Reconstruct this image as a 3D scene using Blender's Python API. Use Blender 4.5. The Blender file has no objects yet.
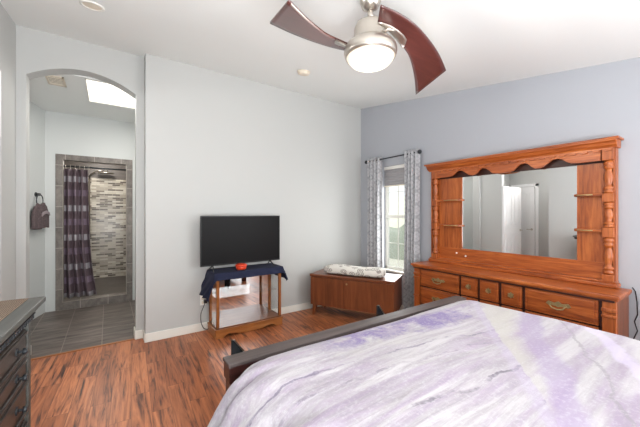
import bpy, bmesh, math, random
from mathutils import Vector, Matrix
random.seed(4)
C = bpy.context.scene
COL = C.collection
PI = math.pi

# ------------------------------------------------------------------ camera
F = 307.0
YAW = math.atan2(.568, .823)
cam_d = bpy.data.cameras.new('camera')
cam = bpy.data.objects.new('camera', cam_d); COL.objects.link(cam)
cam.location = (0, 0, 1.4); cam.rotation_euler = (PI/2, 0, -YAW)
cam_d.sensor_width = 36; cam_d.lens = F/640*36; cam_d.clip_start = .02
C.camera = cam
# ------------------------------------------------------------------ world, exposure
w = bpy.data.worlds.new('sky'); C.world = w; w.use_nodes = True
w.node_tree.nodes['Background'].inputs[0].default_value = (.90, .97, 1.0, 1)
w.node_tree.nodes['Background'].inputs[1].default_value = 1.0
C.view_settings.view_transform = 'Standard'; C.view_settings.look = 'None'
C.view_settings.gamma = 1; C.view_settings.use_curve_mapping = False
C.view_settings.exposure = 0.45

def lamp(name, kind, loc, power, color=(1, 1, 1), size=.2, size_y=None, rot=(0, 0, 0)):
    d = bpy.data.lights.new(name, kind); d.energy = power; d.color = color
    if kind == 'AREA':
        d.size = size
        if size_y: d.shape = 'RECTANGLE'; d.size_y = size_y
    else: d.shadow_soft_size = size
    o = bpy.data.objects.new(name, d); COL.objects.link(o); o.location = loc; o.rotation_euler = rot
    return o
# added soft fill behind the camera, aimed at the left wall; daylight through the skylight
lamp('fill_behind', 'AREA', (2.95, -1.7, 1.6), 62, (.97, .99, 1), 1.6, 1.6, Vector((-1.0, .95, .04)).to_track_quat('-Z', 'Y').to_euler())
lamp('daylight_skylight', 'AREA', (.25, 4.6, 2.80), 13, (1, .97, .93), .8, .7)

lamp('fill_upward', 'AREA', (1.2, -1.4, 1.2), 34, (.98, .985, 1), 2.6, 1.2, (PI+math.radians(12), 0, 0))  # added fill behind the camera, facing up to brighten the ceiling
lamp('fill_ceiling', 'AREA', (.1, -.5, .95), 96, (.97, .985, 1), 1.4, .8, Vector((.25, .62, 1.0)).to_track_quat('-Z', 'Y').to_euler())  # added fill below the camera, aimed up at the far ceiling
lamp('daylight_window', 'AREA', (3.49, 3.085, 1.2), 9, (.97, 1, .98), .44, 1.2, (PI/2, 0, PI/2))
sun_d = bpy.data.lights.new('sun', 'SUN'); sun_d.energy = 2.6; sun_d.color = (1, .97, .9); sun_d.angle = .02
sun = bpy.data.objects.new('sun', sun_d); COL.objects.link(sun); sun.rotation_euler = Vector((.55, .1, -.8)).to_track_quat('-Z', 'Y').to_euler()

# ------------------------------------------------------------------ materials
def s2l(c):
    c = c/255.0
    return c/12.92 if c <= .04045 else ((c+.055)/1.055)**2.4
def rgb(r, g, b): return (s2l(r), s2l(g), s2l(b), 1)
class NT:
    def __init__(s, name):
        s.m = bpy.data.materials.new(name); s.m.use_nodes = True
        s.t = s.m.node_tree; s.b = s.t.nodes['Principled BSDF']
    def n(s, kind, **kw):
        nd = s.t.nodes.new(kind)
        for k, v in kw.items(): setattr(nd, k, v)
        return nd
    def l(s, a, b): s.t.links.new(a, b)
    def coord(s, scale=(1, 1, 1), rot=(0, 0, 0), loc=(0, 0, 0)):
        c = s.n('ShaderNodeTexCoord'); m = s.n('ShaderNodeMapping')
        s.l(c.outputs['Object'], m.inputs[0]); m.inputs['Scale'].default_value = scale
        m.inputs['Rotation'].default_value = rot; m.inputs['Location'].default_value = loc
        return m.outputs[0]
    def noise(s, vec, scale, detail=4, rough=.55, dist=0):
        nd = s.n('ShaderNodeTexNoise'); nd.inputs['Scale'].default_value = scale
        nd.inputs['Detail'].default_value = detail; nd.inputs['Roughness'].default_value = rough
        nd.inputs['Distortion'].default_value = dist
        if vec is not None: s.l(vec, nd.inputs['Vector'])
        return nd.outputs['Fac']
    def ramp(s, fac, stops, interp='LINEAR'):
        nd = s.n('ShaderNodeValToRGB'); r = nd.color_ramp; r.interpolation = interp
        while len(r.elements) < len(stops): r.elements.new(.5)
        for e, (p, c) in zip(r.elements, stops): e.position = p; e.color = c
        s.l(fac, nd.inputs[0]); return nd.outputs[0]
    def mix(s, fac, a, b, mode='MIX'):
        nd = s.n('ShaderNodeMix', data_type='RGBA', blend_type=mode)
        for sock, v in ((nd.inputs[0], fac), (nd.inputs[6], a), (nd.inputs[7], b)):
            if isinstance(v, (int, float)): sock.default_value = v
            elif isinstance(v, tuple): sock.default_value = v
            else: s.l(v, sock)
        return nd.outputs[2]
    def math(s, op, a, b=0.0, c=None):
        nd = s.n('ShaderNodeMath', operation=op)
        for sock, v in zip(nd.inputs, (a, b) if c is None else (a, b, c)):
            if isinstance(v, (int, float)): sock.default_value = v
            else: s.l(v, sock)
        return nd.outputs[0]
    def bump(s, h, strength=.2, dist=.01):
        nd = s.n('ShaderNodeBump'); nd.inputs['Strength'].default_value = strength
        nd.inputs['Distance'].default_value = dist
        s.l(h, nd.inputs['Height']); s.l(nd.outputs[0], s.b.inputs['Normal'])
    def col(s, v):
        if isinstance(v, tuple): s.b.inputs['Base Color'].default_value = v
        else: s.l(v, s.b.inputs['Base Color'])
    def p(s, **kw):
        for k, v in kw.items(): s.b.inputs[k].default_value = v
        return s
def plain(name, c, rough=.5, metal=0, mottled=.04, scale=20, **kw):
    t = NT(name); v = t.coord()
    nz = t.noise(v, scale)
    d = tuple(x*(1-mottled*2) for x in c[:3])+(1,)
    t.col(t.mix(nz, d, c)); t.p(Roughness=rough, Metallic=metal)
    for k, x in kw.items(): t.b.inputs[k.replace('_', ' ')].default_value = x
    return t.m
def painted(name, c, bump=.06):
    t = NT(name); v = t.coord(); nz = t.noise(v, 60, 5)
    t.col(t.mix(t.noise(v, 1.3, 2), tuple(x*.97 for x in c[:3])+(1,), c)); t.p(Roughness=.6)
    t.bump(nz, bump, .004); return t.m
def woody(name, dark, mid, light, axis='X', rough=.32, scale=1.0, knots=False, coat=.0):
    t = NT(name)
    sc = {'X': (1.2, 14, 14), 'Y': (14, 1.2, 14), 'Z': (14, 14, 1.2)}[axis]
    v = t.coord(tuple(x*scale for x in sc))
    a = t.noise(v, 1.6, 6, .6, .8); b = t.noise(v, 7, 4, .6)
    f = t.math('ADD', t.math('MULTIPLY', a, .75), t.math('MULTIPLY', b, .25))
    t.col(t.ramp(f, [(.3, dark), (.5, mid), (.68, light)])); t.p(Roughness=rough)
    t.b.inputs['Coat Weight'].default_value = coat; t.b.inputs['Coat Roughness'].default_value = .2
    t.bump(b, .05, .002); return t.m
def emit(name, c, strength):
    t = NT(name); t.col(tuple(x*.35 for x in c[:3])+(1,)); t.b.inputs['Emission Color'].default_value = c
    t.b.inputs['Emission Strength'].default_value = strength; return t.m
def glassy(name, tint=(1, 1, 1, 1), alpha=.12, rough=.02):
    t = NT(name); t.col(tint); t.p(Roughness=rough, Alpha=alpha); t.b.inputs['Specular IOR Level'].default_value = .8
    return t.m

M = {}
M['wall'] = painted('pale grey wall paint', rgb(190, 191, 189))
M['accent'] = painted('blue grey accent paint', rgb(172, 175, 182))
M['ceiling'] = painted('white ceiling paint', rgb(234, 236, 234), .12)
M['bathwall'] = painted('bathroom wall paint', rgb(210, 213, 212))
M['trim'] = painted('white trim paint', rgb(232, 230, 222), .01)
M['door'] = painted('white door paint', rgb(240, 240, 240), .01)
M['honey'] = woody('honey brown pine', rgb(104, 44, 16), rgb(160, 80, 32), rgb(198, 114, 54), 'Y', .38, coat=.12)
M['honeyZ'] = woody('honey brown pine upright', rgb(106, 48, 18), rgb(160, 82, 34), rgb(194, 112, 54), 'Z', .38, coat=.12)
M['honeydark'] = woody('shade darkened pine', rgb(40, 16, 8), rgb(54, 22, 12), rgb(66, 30, 16), 'Y', .4)  # darkened pine: shade of drawer gaps and the rail behind the valance painted in
M['cedar'] = woody('reddish walnut veneer', rgb(84, 42, 22), rgb(116, 62, 34), rgb(136, 78, 46), 'Z', .38, .6)
M['cedarX'] = woody('walnut top', rgb(84, 42, 26), rgb(112, 62, 38), rgb(136, 82, 54), 'X', .3, .6)
M['oak'] = woody('golden oak', rgb(122, 70, 28), rgb(160, 98, 48), rgb(182, 122, 66), 'X', .35)
M['oakZ'] = woody('golden oak upright', rgb(112, 62, 26), rgb(148, 88, 42), rgb(170, 108, 58), 'Z', .35)
M['deck'] = woody('polished brown deck', rgb(92, 56, 36), rgb(124, 80, 56), rgb(142, 98, 70), 'X', .4)
M['espresso'] = woody('dark brown stained wood', rgb(34, 16, 14), rgb(54, 24, 20), rgb(70, 34, 28), 'X', .3)
M['espresso_top'] = woody('weathered grey brown cap', rgb(58, 49, 47), rgb(80, 70, 68), rgb(98, 87, 84), 'X', .5, .8)
M['greywood'] = woody('charcoal grey stained wood', rgb(50, 50, 47), rgb(72, 72, 68), rgb(90, 90, 86), 'Y', .45, .7)
M['greywood_face'] = woody('charcoal brown drawer wood', rgb(32, 26, 24), rgb(52, 44, 40), rgb(76, 68, 62), 'Y', .35, .7)
M['black'] = plain('black metal', rgb(44, 48, 52), .45, .2)
M['blackplastic'] = plain('black plastic', rgb(14, 14, 15), .35)
M['screen'] = plain('black screen glass', rgb(16, 15, 16), .4, 0, .02, 20, Specular_IOR_Level=.15)
M['brass'] = plain('aged brass', rgb(196, 176, 128), .3, .65, .25, 60)
M['nickel'] = plain('brushed nickel', rgb(200, 192, 182), .28, .9, .05, 40)
M['mirror'] = plain('mirror silver', rgb(250, 251, 252), .0, 1, 0)
M['glass'] = glassy('clear glass')
M['shelfglass'] = glassy('green edge shelf glass', rgb(190, 215, 205), .10)
M['navy'] = plain('navy fleece', rgb(26, 32, 60), .95, 0, .15, 40)
M['red'] = plain('orange red plastic', rgb(214, 66, 34), .35, 0, .05)
M['edge_trim'] = plain('satin taupe edge trim', rgb(170, 162, 152), .5)
M['white'] = plain('white plastic', rgb(236, 234, 228), .4, 0, .02)
M['cream'] = plain('cream plastic', rgb(224, 214, 196), .5, 0, .02)
M['shade'] = plain('grey cellular shade', rgb(158, 156, 158), .9, 0, .04, 80)
M['silver_cord'] = plain('grey cord', rgb(60, 62, 64), .5)
M['shadowdark'] = plain('vent cavity', rgb(60, 52, 46), .8)
M['reddishblade'] = woody('red mahogany blade', rgb(64, 33, 32), rgb(76, 39, 36), rgb(86, 46, 42), 'X', .3, 1.2, coat=.6)
M['lampglass'] = emit('frosted warm lamp glass', (1, .88, .72, 1), .62)
M['skylens'] = emit('skylight lens', (1, .96, .86, 1), 1.6)
M['showercurtainrod'] = M['nickel']

def floor_wood():
    t = NT('reddish hickory laminate planks')
    v = t.coord((1, 1, 1), (0, 0, PI/2+math.radians(3)))
    br = t.n('ShaderNodeTexBrick'); t.l(v, br.inputs['Vector'])
    for k, x in {'Scale': 1, 'Mortar Size': .0018, 'Mortar Smooth': .3, 'Bias': 0, 'Brick Width': .82, 'Row Height': .125}.items():
        br.inputs[k].default_value = x
    br.offset = .37
    br.inputs['Color1'].default_value = (0, 0, 0, 1); br.inputs['Color2'].default_value = (1, 1, 1, 1)
    br.inputs['Mortar'].default_value = (.5, .5, .5, 1)
    sep = t.n('ShaderNodeSeparateColor'); t.l(br.outputs['Color'], sep.inputs[0]); rnd = sep.outputs[0]
    # each plank gets its own slice of grain
    sx = t.n('ShaderNodeSeparateXYZ'); t.l(v, sx.inputs[0])
    cb = t.n('ShaderNodeCombineXYZ')
    t.l(t.math('MULTIPLY', sx.outputs[0], 1.15), cb.inputs[0]); t.l(t.math('MULTIPLY', sx.outputs[1], 14), cb.inputs[1])
    t.l(t.math('MULTIPLY', rnd, 9.0), cb.inputs[2])
    a = t.noise(cb.outputs[0], 1.25, 4, .55, 1.8); b = t.noise(cb.outputs[0], 5, 4, .65, .5)
    f = t.math('ADD', t.math('MULTIPLY', a, .72), t.math('MULTIPLY', b, .28))
    c = t.ramp(f, [(.33, rgb(56, 30, 18)), (.40, rgb(112, 62, 38)), (.46, rgb(164, 98, 62)), (.60, rgb(204, 128, 82)), (.72, rgb(178, 128, 96))])
    tone = t.mix(rnd, rgb(215, 205, 198), rgb(255, 255, 255))
    c = t.mix(1.0, c, tone, 'MULTIPLY')
    c = t.mix(t.math('MULTIPLY', br.outputs['Fac'], .6), c, rgb(50, 28, 20))
    t.col(c); t.p(Roughness=.38); t.bump(b, .06, .002); return t.m
M['floor'] = floor_wood()
def tile(name, c1, c2, grout, bw, rh, rot, grain=(1.5, 12, 1), msize=.004, loc=(0, 0, 0), rough=.45):
    t = NT(name); v = t.coord((1, 1, 1), rot, loc)
    br = t.n('ShaderNodeTexBrick'); t.l(v, br.inputs['Vector'])
    for k, x in {'Scale': 1, 'Mortar Size': msize, 'Mortar Smooth': .2, 'Brick Width': bw, 'Row Height': rh}.items(): br.inputs[k].default_value = x
    g = t.coord(grain); nz = t.noise(g, 3, 5, .65, .4)
    base = t.ramp(nz, [(.3, c1), (.7, c2)])
    br.inputs['Color1'].default_value = (.8, .8, .8, 1); br.inputs['Color2'].default_value = (1, 1, 1, 1)
    br.inputs['Mortar'].default_value = (1, 1, 1, 1)
    c = t.mix(1.0, base, br.outputs['Color'], 'MULTIPLY')
    t.col(t.mix(br.outputs['Fac'], c, grout)); t.p(Roughness=rough)
    t.bump(t.math('SUBTRACT', 1, br.outputs['Fac']), .2, .003); return t.m
M['bathfloor'] = tile('grey brown wood look floor tile', rgb(64, 56, 52), rgb(132, 121, 114), rgb(138, 128, 120), .61, .34, (0, 0, PI/2), (.9, 5.5, 1), .004, (0, .055, 0))
M['tilewall'] = tile('grey brown frame tile', rgb(104, 96, 91), rgb(146, 138, 131), rgb(170, 163, 155), .34, .3, (PI/2, 0, 0), (5, 5, 3), .004)
M['showertile'] = tile('dark shower tile', rgb(78, 70, 66), rgb(104, 96, 90), rgb(90, 84, 80), .6, .3, (0, 0, 0), (2, 8, 8), .004)
def mosaic():
    t = NT('beige and brown stick mosaic')
    c0 = t.n('ShaderNodeTexCoord'); sp = t.n('ShaderNodeSeparateXYZ'); t.l(c0.outputs['Object'], sp.inputs[0])
    cb = t.n('ShaderNodeCombineXYZ'); t.l(t.math('ADD', sp.outputs[0], sp.outputs[1]), cb.inputs[0]); t.l(sp.outputs[2], cb.inputs[1])
    br = t.n('ShaderNodeTexBrick'); t.l(cb.outputs[0], br.inputs['Vector'])
    for k, x in {'Scale': 1, 'Mortar Size': .003, 'Brick Width': .135, 'Row Height': .034, 'Bias': 0}.items(): br.inputs[k].default_value = x
    br.offset = .43; br.squash = 1
    br.inputs['Color1'].default_value = (0, 0, 0, 1); br.inputs['Color2'].default_value = (1, 1, 1, 1); br.inputs['Mortar'].default_value = (.9, .9, .9, 1)
    c = t.ramp(br.outputs['Color'], [(0, rgb(86, 76, 68)), (.16, rgb(110, 100, 90)), (.28, rgb(164, 155, 142)), (.6, rgb(186, 178, 164)), (.8, rgb(202, 196, 184))], 'CONSTANT')
    t.col(t.mix(br.outputs['Fac'], c, rgb(176, 170, 158))); t.p(Roughness=.25); return t.m
M['mosaic'] = mosaic()
def comforter_mat():
    t = NT('lavender watercolour comforter')
    c0 = t.n('ShaderNodeTexCoord'); sp = t.n('ShaderNodeSeparateXYZ'); t.l(c0.outputs['Object'], sp.inputs[0])
    X, Y, Z = sp.outputs
    def lin(a, b, c): return t.math('ADD', t.math('ADD', t.math('MULTIPLY', X, a), t.math('MULTIPLY', Y, b)), c)
    v = t.coord((1, 1, 1))
    warp = t.noise(v, 3.2, 4, .6); warp2 = t.noise(v, 11, 5, .7)
    W_, IV, LA, PU, GR = rgb(175, 171, 175), rgb(170, 167, 160), rgb(150, 136, 156), rgb(114, 95, 134), rgb(136, 130, 137)
    def sm(x, lo, hi): return t.ramp(x, [(lo, (0, 0, 0, 1)), (hi, (1, 1, 1, 1))])
    def band(x, c, w): return t.math('MAXIMUM', 0.0, t.math('SUBTRACT', 1.0, t.math('DIVIDE', t.math('ABSOLUTE', t.math('SUBTRACT', x, c)), w)))
    # region A: brushed strokes running across the bed
    ya = t.math('ADD', t.math('ADD', lin(.13, 1, 0), t.math('MULTIPLY', warp, .10)), t.math('MULTIPLY', warp2, .05))
    st = t.noise(t.coord((2.0, 22, 8), (0, 0, math.radians(7))), 1.3, 7, .72, .6)
    st3 = t.noise(t.coord((1.2, 9, 4), (0, 0, math.radians(7)), (3, 1, 0)), 1.3, 5, .6, .8)
    blot = t.noise(v, 2.2, 5, .6)
    ca = t.mix(sm(st3, .42, .62), W_, LA)
    ca = t.mix(t.math('MULTIPLY', sm(st, .42, .66), .8), ca, GR)
    ca = t.mix(t.math('MULTIPLY', sm(blot, .55, .66), .6), ca, IV)
    for c_, w_, k_, col_ in ((1.35, .13, .95, rgb(104, 86, 138)), (1.13, .007, .9, rgb(108, 100, 118)), (1.02, .008, .8, rgb(116, 108, 122)), (.80, .010, 1.0, rgb(104, 98, 110)), (.62, .010, 1.0, rgb(92, 82, 108)), (.52, .05, .35, PU), (.25, .10, .5, LA)):
        g = t.math('MULTIPLY', t.math('MINIMUM', t.math('MULTIPLY', band(ya, c_, w_), 2.2), 1.0), t.math('MULTIPLY', sm(t.noise(t.coord((2.4, 2.4, 2.4), (0, 0, 0), (c_*9, 0, 0)), 1.5, 5, .7), .44, .56), k_))
        if c_ > 1.3: g = t.math('MULTIPLY', g, t.ramp(X, [(.70, (0, 0, 0, 1)), (1.0, (1, 1, 1, 1))]))
        ca = t.mix(g, ca, col_)
    # region B: strokes running diagonally
    q = t.math('ADD', t.math('ADD', lin(.452, -.892, -.04), t.math('MULTIPLY', warp, .12)), t.math('MULTIPLY', warp2, .05))
    st2 = t.noise(t.coord((2.0, 20, 8), (0, 0, math.radians(-27))), 1.3, 7, .72, .6)
    st4 = t.noise(t.coord((.8, 7, 4), (0, 0, math.radians(-27)), (1, 5, 0)), 1.3, 4, .55, .5)
    cb_ = t.mix(sm(st4, .44, .60), W_, LA)
    cb_ = t.mix(t.math('MULTIPLY', sm(st2, .47, .75), .6), cb_, GR)
    for c_, w_, k_, col_ in ((.10, .12, .8, IV), (.265, .06, .65, rgb(146, 130, 162)), (.42, .009, .7, GR), (.55, .04, .6, rgb(190, 180, 206)), (.85, .03, .5, GR)):
        cb_ = t.mix(t.math('MULTIPLY', t.math('MINIMUM', t.math('MULTIPLY', band(q, c_, w_), 2), 1.0), k_), cb_, col_)
    # seam between them
    sd = t.math('ADD', lin(.615, -.788, -.398), t.math('MULTIPLY', t.math('SUBTRACT', warp2, .5), .05))
    mk = t.math('GREATER_THAN', sd, 0)
    c = t.mix(mk, ca, cb_)
    c = t.mix(t.math('MULTIPLY', t.math('MINIMUM', t.math('MULTIPLY', band(sd, -.02, .03), 1.6), 1.0), .5), c, rgb(164, 154, 176))
    spk = t.noise(v, 70, 3, .7)
    c = t.mix(t.math('MULTIPLY', t.ramp(spk, [(.5, (0, 0, 0, 1)), (.7, (1, 1, 1, 1))]), .35), c, rgb(190, 188, 194))
    t.col(c); t.p(Roughness=.85); t.b.inputs['Sheen Weight'].default_value = .2
    t.bump(t.math('ADD', t.math('MULTIPLY', st, .25), t.math('MULTIPLY', t.noise(t.coord((1.5, 4, 3), (0, 0, .5)), 1.6, 2, .5, .6), 1.5)), .4, .02)
    return t.m
M['comforter'] = comforter_mat()
def curtain_mat(name, base, line):
    t = NT(name)
    c0 = t.n('ShaderNodeTexCoord'); sp = t.n('ShaderNodeSeparateXYZ'); t.l(c0.outputs['UV'], sp.inputs[0])
    # ogee trellis: two mirrored wavy lines
    u = t.math('MULTIPLY', sp.outputs[0], 2*PI*3); vv = t.math('MULTIPLY', sp.outputs[1], 2*PI*13)
    s = t.math('ADD', t.math('SINE', u), t.math('SINE', vv))
    ln = t.math('LESS_THAN', t.math('ABSOLUTE', s), .33)
    s2 = t.math('ADD', t.math('SINE', t.math('MULTIPLY', u, 3)), t.math('SINE', t.math('MULTIPLY', vv, 3)))
    ln2 = t.math('LESS_THAN', t.math('ABSOLUTE', s2), .5)
    nz = t.noise(t.coord((1, 1, 1)), 35, 3)
    c = t.mix(t.math('MULTIPLY', ln2, .25), base, line)
    c = t.mix(t.math('MULTIPLY', ln, t.math('MULTIPLY', nz, .8)), c, line)
    t.col(c); t.p(Roughness=.9); return t.m
M['curtain'] = curtain_mat('grey trellis print curtain', rgb(184, 184, 187), rgb(126, 127, 133))
def plaid():
    t = NT('purple plaid shower curtain')
    c0 = t.n('ShaderNodeTexCoord'); sp = t.n('ShaderNodeSeparateXYZ'); t.l(c0.outputs['UV'], sp.inputs[0])
    a = t.math('FRACT', t.math('MULTIPLY', sp.outputs[0], 5)); b = t.math('FRACT', t.math('ADD', t.math('MULTIPLY', sp.outputs[1], 4.4), .05))
    ma = t.math('LESS_THAN', a, .45); mb = t.math('LESS_THAN', b, .2); mb2 = t.math('GREATER_THAN', b, .52); mb3 = t.math('LESS_THAN', b, .74)
    nz = t.noise(t.coord((30, 30, 4)), 2, 3)
    c = t.mix(nz, rgb(74, 60, 66), rgb(120, 103, 110))
    c = t.mix(t.math('MULTIPLY', t.math('MULTIPLY', mb2, mb3), t.math('ADD', t.math('MULTIPLY', ma, .45), .2)), c, rgb(150, 132, 152))
    c = t.mix(t.math('MULTIPLY', mb, t.math('ADD', t.math('MULTIPLY', ma, .7), .15)), c, rgb(190, 188, 194))
    t.col(c); t.p(Roughness=.6); return t.m
M['plaid'] = plaid()
def blanket_mat():
    t = NT('cream throw with grey rings'); v = t.coord((1, 1, 1.6))
    vo = t.n('ShaderNodeTexVoronoi'); vo.inputs['Scale'].default_value = 10; t.l(v, vo.inputs['Vector'])
    d = vo.outputs['Distance']
    r1 = t.math('LESS_THAN', t.math('ABSOLUTE', t.math('SUBTRACT', d, .38)), .055)
    r2 = t.math('LESS_THAN', t.math('ABSOLUTE', t.math('SUBTRACT', d, .2)), .05)
    m = t.math('MAXIMUM', r1, r2)
    c = t.mix(t.math('MULTIPLY', m, .75), rgb(218, 214, 206), rgb(112, 100, 94))
    t.col(c); t.p(Roughness=.95); t.bump(t.noise(v, 60), .3, .006); return t.m
M['throw'] = blanket_mat()
def weave():
    t = NT('tan woven runner'); v = t.coord()
    ck = t.n('ShaderNodeTexWave'); ck.inputs['Scale'].default_value = 38; ck.inputs['Distortion'].default_value = 1.5
    t.l(v, ck.inputs[0]); nz = t.noise(v, 90)
    t.col(t.ramp(t.math('ADD', t.math('MULTIPLY', ck.outputs['Fac'], .6), t.math('MULTIPLY', nz, .4)), [(.25, rgb(70, 58, 48)), (.7, rgb(146, 126, 108))]))
    t.p(Roughness=.9); return t.m
M['weave'] = weave()
def towel_mat():
    t = NT('mauve terry towel'); v = t.coord(); nz = t.noise(v, 45, 5, .8)
    t.col(t.ramp(nz, [(.3, rgb(72, 62, 64)), (.7, rgb(116, 100, 102))])); t.p(Roughness=1); t.bump(nz, .5, .01); return t.m
M['towel'] = towel_mat()
M['towelband'] = plain('light satin towel band', rgb(170, 156, 160), .6, 0, .15, 30)
M['ground'] = plain('pale gravel ground', rgb(190, 190, 176), .9, 0, .15, 8)
M['stucco'] = plain('pale yellow green stucco', rgb(240, 243, 222), .9, 0, .04, 4)
M['hedge'] = plain('grey green foliage', rgb(138, 150, 132), .9, 0, .25, 6)
M['screenmesh'] = glassy('insect screen', rgb(180, 190, 180), .25, .6)

# ------------------------------------------------------------------ mesh builder
class MB:
    def __init__(s): s.bm = bmesh.new(); s.mark = 0
    def box(s, x0, x1, y0, y1, z0, z1, bev=0):
        vs = [s.bm.verts.new((x, y, z)) for x in (x0, x1) for y in (y0, y1) for z in (z0, z1)]
        f = [(0, 1, 3, 2), (4, 6, 7, 5), (0, 4, 5, 1), (2, 3, 7, 6), (0, 2, 6, 4), (1, 5, 7, 3)]
        fs = [s.bm.faces.new([vs[i] for i in q]) for q in f]
        if bev:
            es = list({e for q in fs for e in q.edges})
            bmesh.ops.bevel(s.bm, geom=es, offset=bev, segments=2, affect='EDGES', profile=.5)
        return s
    def prism(s, pts, ax, a, b):
        """extrude polygon pts (two coords) along axis ax from a to b"""
        def mk(p, t):
            if ax == 'X': return (t, p[0], p[1])
            if ax == 'Y': return (p[0], t, p[1])
            return (p[0], p[1], t)
        va = [s.bm.verts.new(mk(p, a)) for p in pts]; vb = [s.bm.verts.new(mk(p, b)) for p in pts]
        s.bm.faces.new(va); s.bm.faces.new(vb[::-1]); n = len(pts)
        for i in range(n): s.bm.faces.new([va[i], vb[i], vb[(i+1) % n], va[(i+1) % n]])
        return s
    def lathe(s, prof, cx, cy, cz=0, seg=24, caps=True):
        """prof list of (r, z)"""
        rings = []
        for r, z in prof:
            rings.append([s.bm.verts.new((cx+r*math.cos(2*PI*k/seg), cy+r*math.sin(2*PI*k/seg), cz+z)) for k in range(seg)])
        for a, b in zip(rings, rings[1:]):
            for k in range(seg):
                f = s.bm.faces.new([a[k], a[(k+1) % seg], b[(k+1) % seg], b[k]]); f.smooth = True
        if caps: s.bm.faces.new(rings[0][::-1]); s.bm.faces.new(rings[-1])
        return s
    def tube(s, pts, r, seg=8, taper=None):
        pts = [Vector(p) for p in pts]; rings = []; n = len(pts)
        for i, p in enumerate(pts):
            t = (pts[min(i+1, n-1)]-pts[max(i-1, 0)]).normalized()
            up = Vector((0, 0, 1)) if abs(t.z) < .95 else Vector((1, 0, 0))
            a = t.cross(up).normalized(); b = t.cross(a).normalized()
            rr = r if taper is None else r+(taper-r)*i/(n-1)
            rings.append([s.bm.verts.new(p+a*rr*math.cos(2*PI*k/seg)+b*rr*math.sin(2*PI*k/seg)) for k in range(seg)])
        for a, b in zip(rings, rings[1:]):
            for k in range(seg):
                f = s.bm.faces.new([a[k], a[(k+1) % seg], b[(k+1) % seg], b[k]]); f.smooth = True
        s.bm.faces.new(rings[0][::-1]); s.bm.faces.new(rings[-1]); return s
    def grid(s, fn, nu, nv, smooth=True, thick=0, uv=True):
        g = [[s.bm.verts.new(fn(i/nu, j/nv)) for j in range(nv+1)] for i in range(nu+1)]
        lay = s.bm.loops.layers.uv.verify()
        for i in range(nu):
            for j in range(nv):
                q = [(i, j), (i+1, j), (i+1, j+1), (i, j+1)]
                f = s.bm.faces.new([g[a][b] for a, b in q]); f.smooth = smooth
                for lp, (a, b) in zip(f.loops, q): lp[lay].uv = (a/nu, b/nv)
        return s
    def xform(s, M4): bmesh.ops.transform(s.bm, matrix=M4, verts=s.bm.verts); return s
def obj(name, mb, mat, parent=None, world=True, solid=0, bevel=0, subsurf=0, keepn=False):
    """link one mesh; world=True means vertices are in world space and get moved into the parent's frame"""
    if parent is not None and world:
        root = parent
        while root.parent: root = root.parent
        mi = (Matrix.Translation(root.location) @ Matrix.Rotation(root.rotation_euler.z, 4, 'Z')).inverted()
        mb.xform(mi)
    if not keepn: bmesh.ops.recalc_face_normals(mb.bm, faces=mb.bm.faces)
    me = bpy.data.meshes.new(name); mb.bm.to_mesh(me); mb.bm.free()
    me.materials.append(mat if not isinstance(mat, str) else M[mat])
    o = bpy.data.objects.new(name, me); COL.objects.link(o); o.parent = parent
    if solid:
        m = o.modifiers.new('thickness', 'SOLIDIFY'); m.thickness = solid; m.offset = 0
    if bevel:
        m = o.modifiers.new('bevel', 'BEVEL'); m.width = bevel; m.segments = 2; m.limit_method = 'ANGLE'; m.angle_limit = .6
    if subsurf:
        m = o.modifiers.new('subd', 'SUBSURF'); m.levels = m.render_levels = subsurf
    return o
def tag(o, label, cat, group=None, kind=None):
    o['label'] = label; o['category'] = cat
    if group: o['group'] = group
    if kind: o['kind'] = kind
    return o
def thing(name, label, cat, loc, rotz=0, group=None):
    o = bpy.data.objects.new(name, None); COL.objects.link(o); o.empty_display_size = .1
    o.location = loc; o.rotation_euler = (0, 0, rotz)
    return tag(o, label, cat, group)
def struct(name, mb, mat, parent=None, **kw):
    o = obj(name, mb, mat, parent, **kw)
    if parent is None: o['kind'] = 'structure'
    return o
def copy_tree(o, parent=None):
    c = o.copy(); COL.objects.link(c); c.parent = parent
    for ch in [x for x in KIDS.get(o.name, [])]: copy_tree(ch, c)
    return c
KIDS = {}

# ------------------------------------------------------------------ room constants
XR, XL, YT, YA = 3.465, -.71, 3.82, 3.98       # accent wall, left wall, TV wall, arch wall
YBK = -2.6
def zc(y): return 2.552+.154*y
# floor
struct('floor', MB().box(XL-.1, XR+.15, YBK, 3.995, -.1, 0), 'floor')
struct('floor_bathroom', MB().box(-1.35, 1.25, 3.995, 5.80, -.1, 0), 'bathfloor')
struct('trim_threshold', MB().box(-.641, .256, 3.975, 4.01, -.001, .005), 'oak')
# ceiling (vaulted: rises towards the TV wall)
struct('ceiling', MB().prism([(YBK, zc(YBK)), (4.0, zc(4.0)), (4.0, zc(4.0)+.12), (YBK, zc(YBK)+.12)], 'X', XL-.1, XR+.15), 'ceiling')
# TV wall, standing 16 cm proud of the arch wall
struct('wall_back', MB().box(.335, XR+.12, YT, YT+.32, 0, 3.24), 'wall')
# arch wall with a segmental arch opening
AL, AR = -.641, .256
pts = []
N = 24
prof = lambda t: 2.724+.147*(1-(2*t-1)**2)
mb = MB()
top = 3.26
mb.box(XL-.1, AL, YA, YA+.16, 0, top)
mb.box(AR, .335, YA, YA+.16, 0, top)
for k in range(N):
    a, b = k/N, (k+1)/N
    xa, xb = AL+(AR-AL)*a, AL+(AR-AL)*b
    mb.prism([(xa, prof(a)), (xb, prof(b)), (xb, top), (xa, top)], 'Y', YA, YA+.16)
bmesh.ops.remove_doubles(mb.bm, verts=mb.bm.verts, dist=1e-5)
struct('wall_arch', mb, 'wall')
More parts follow.
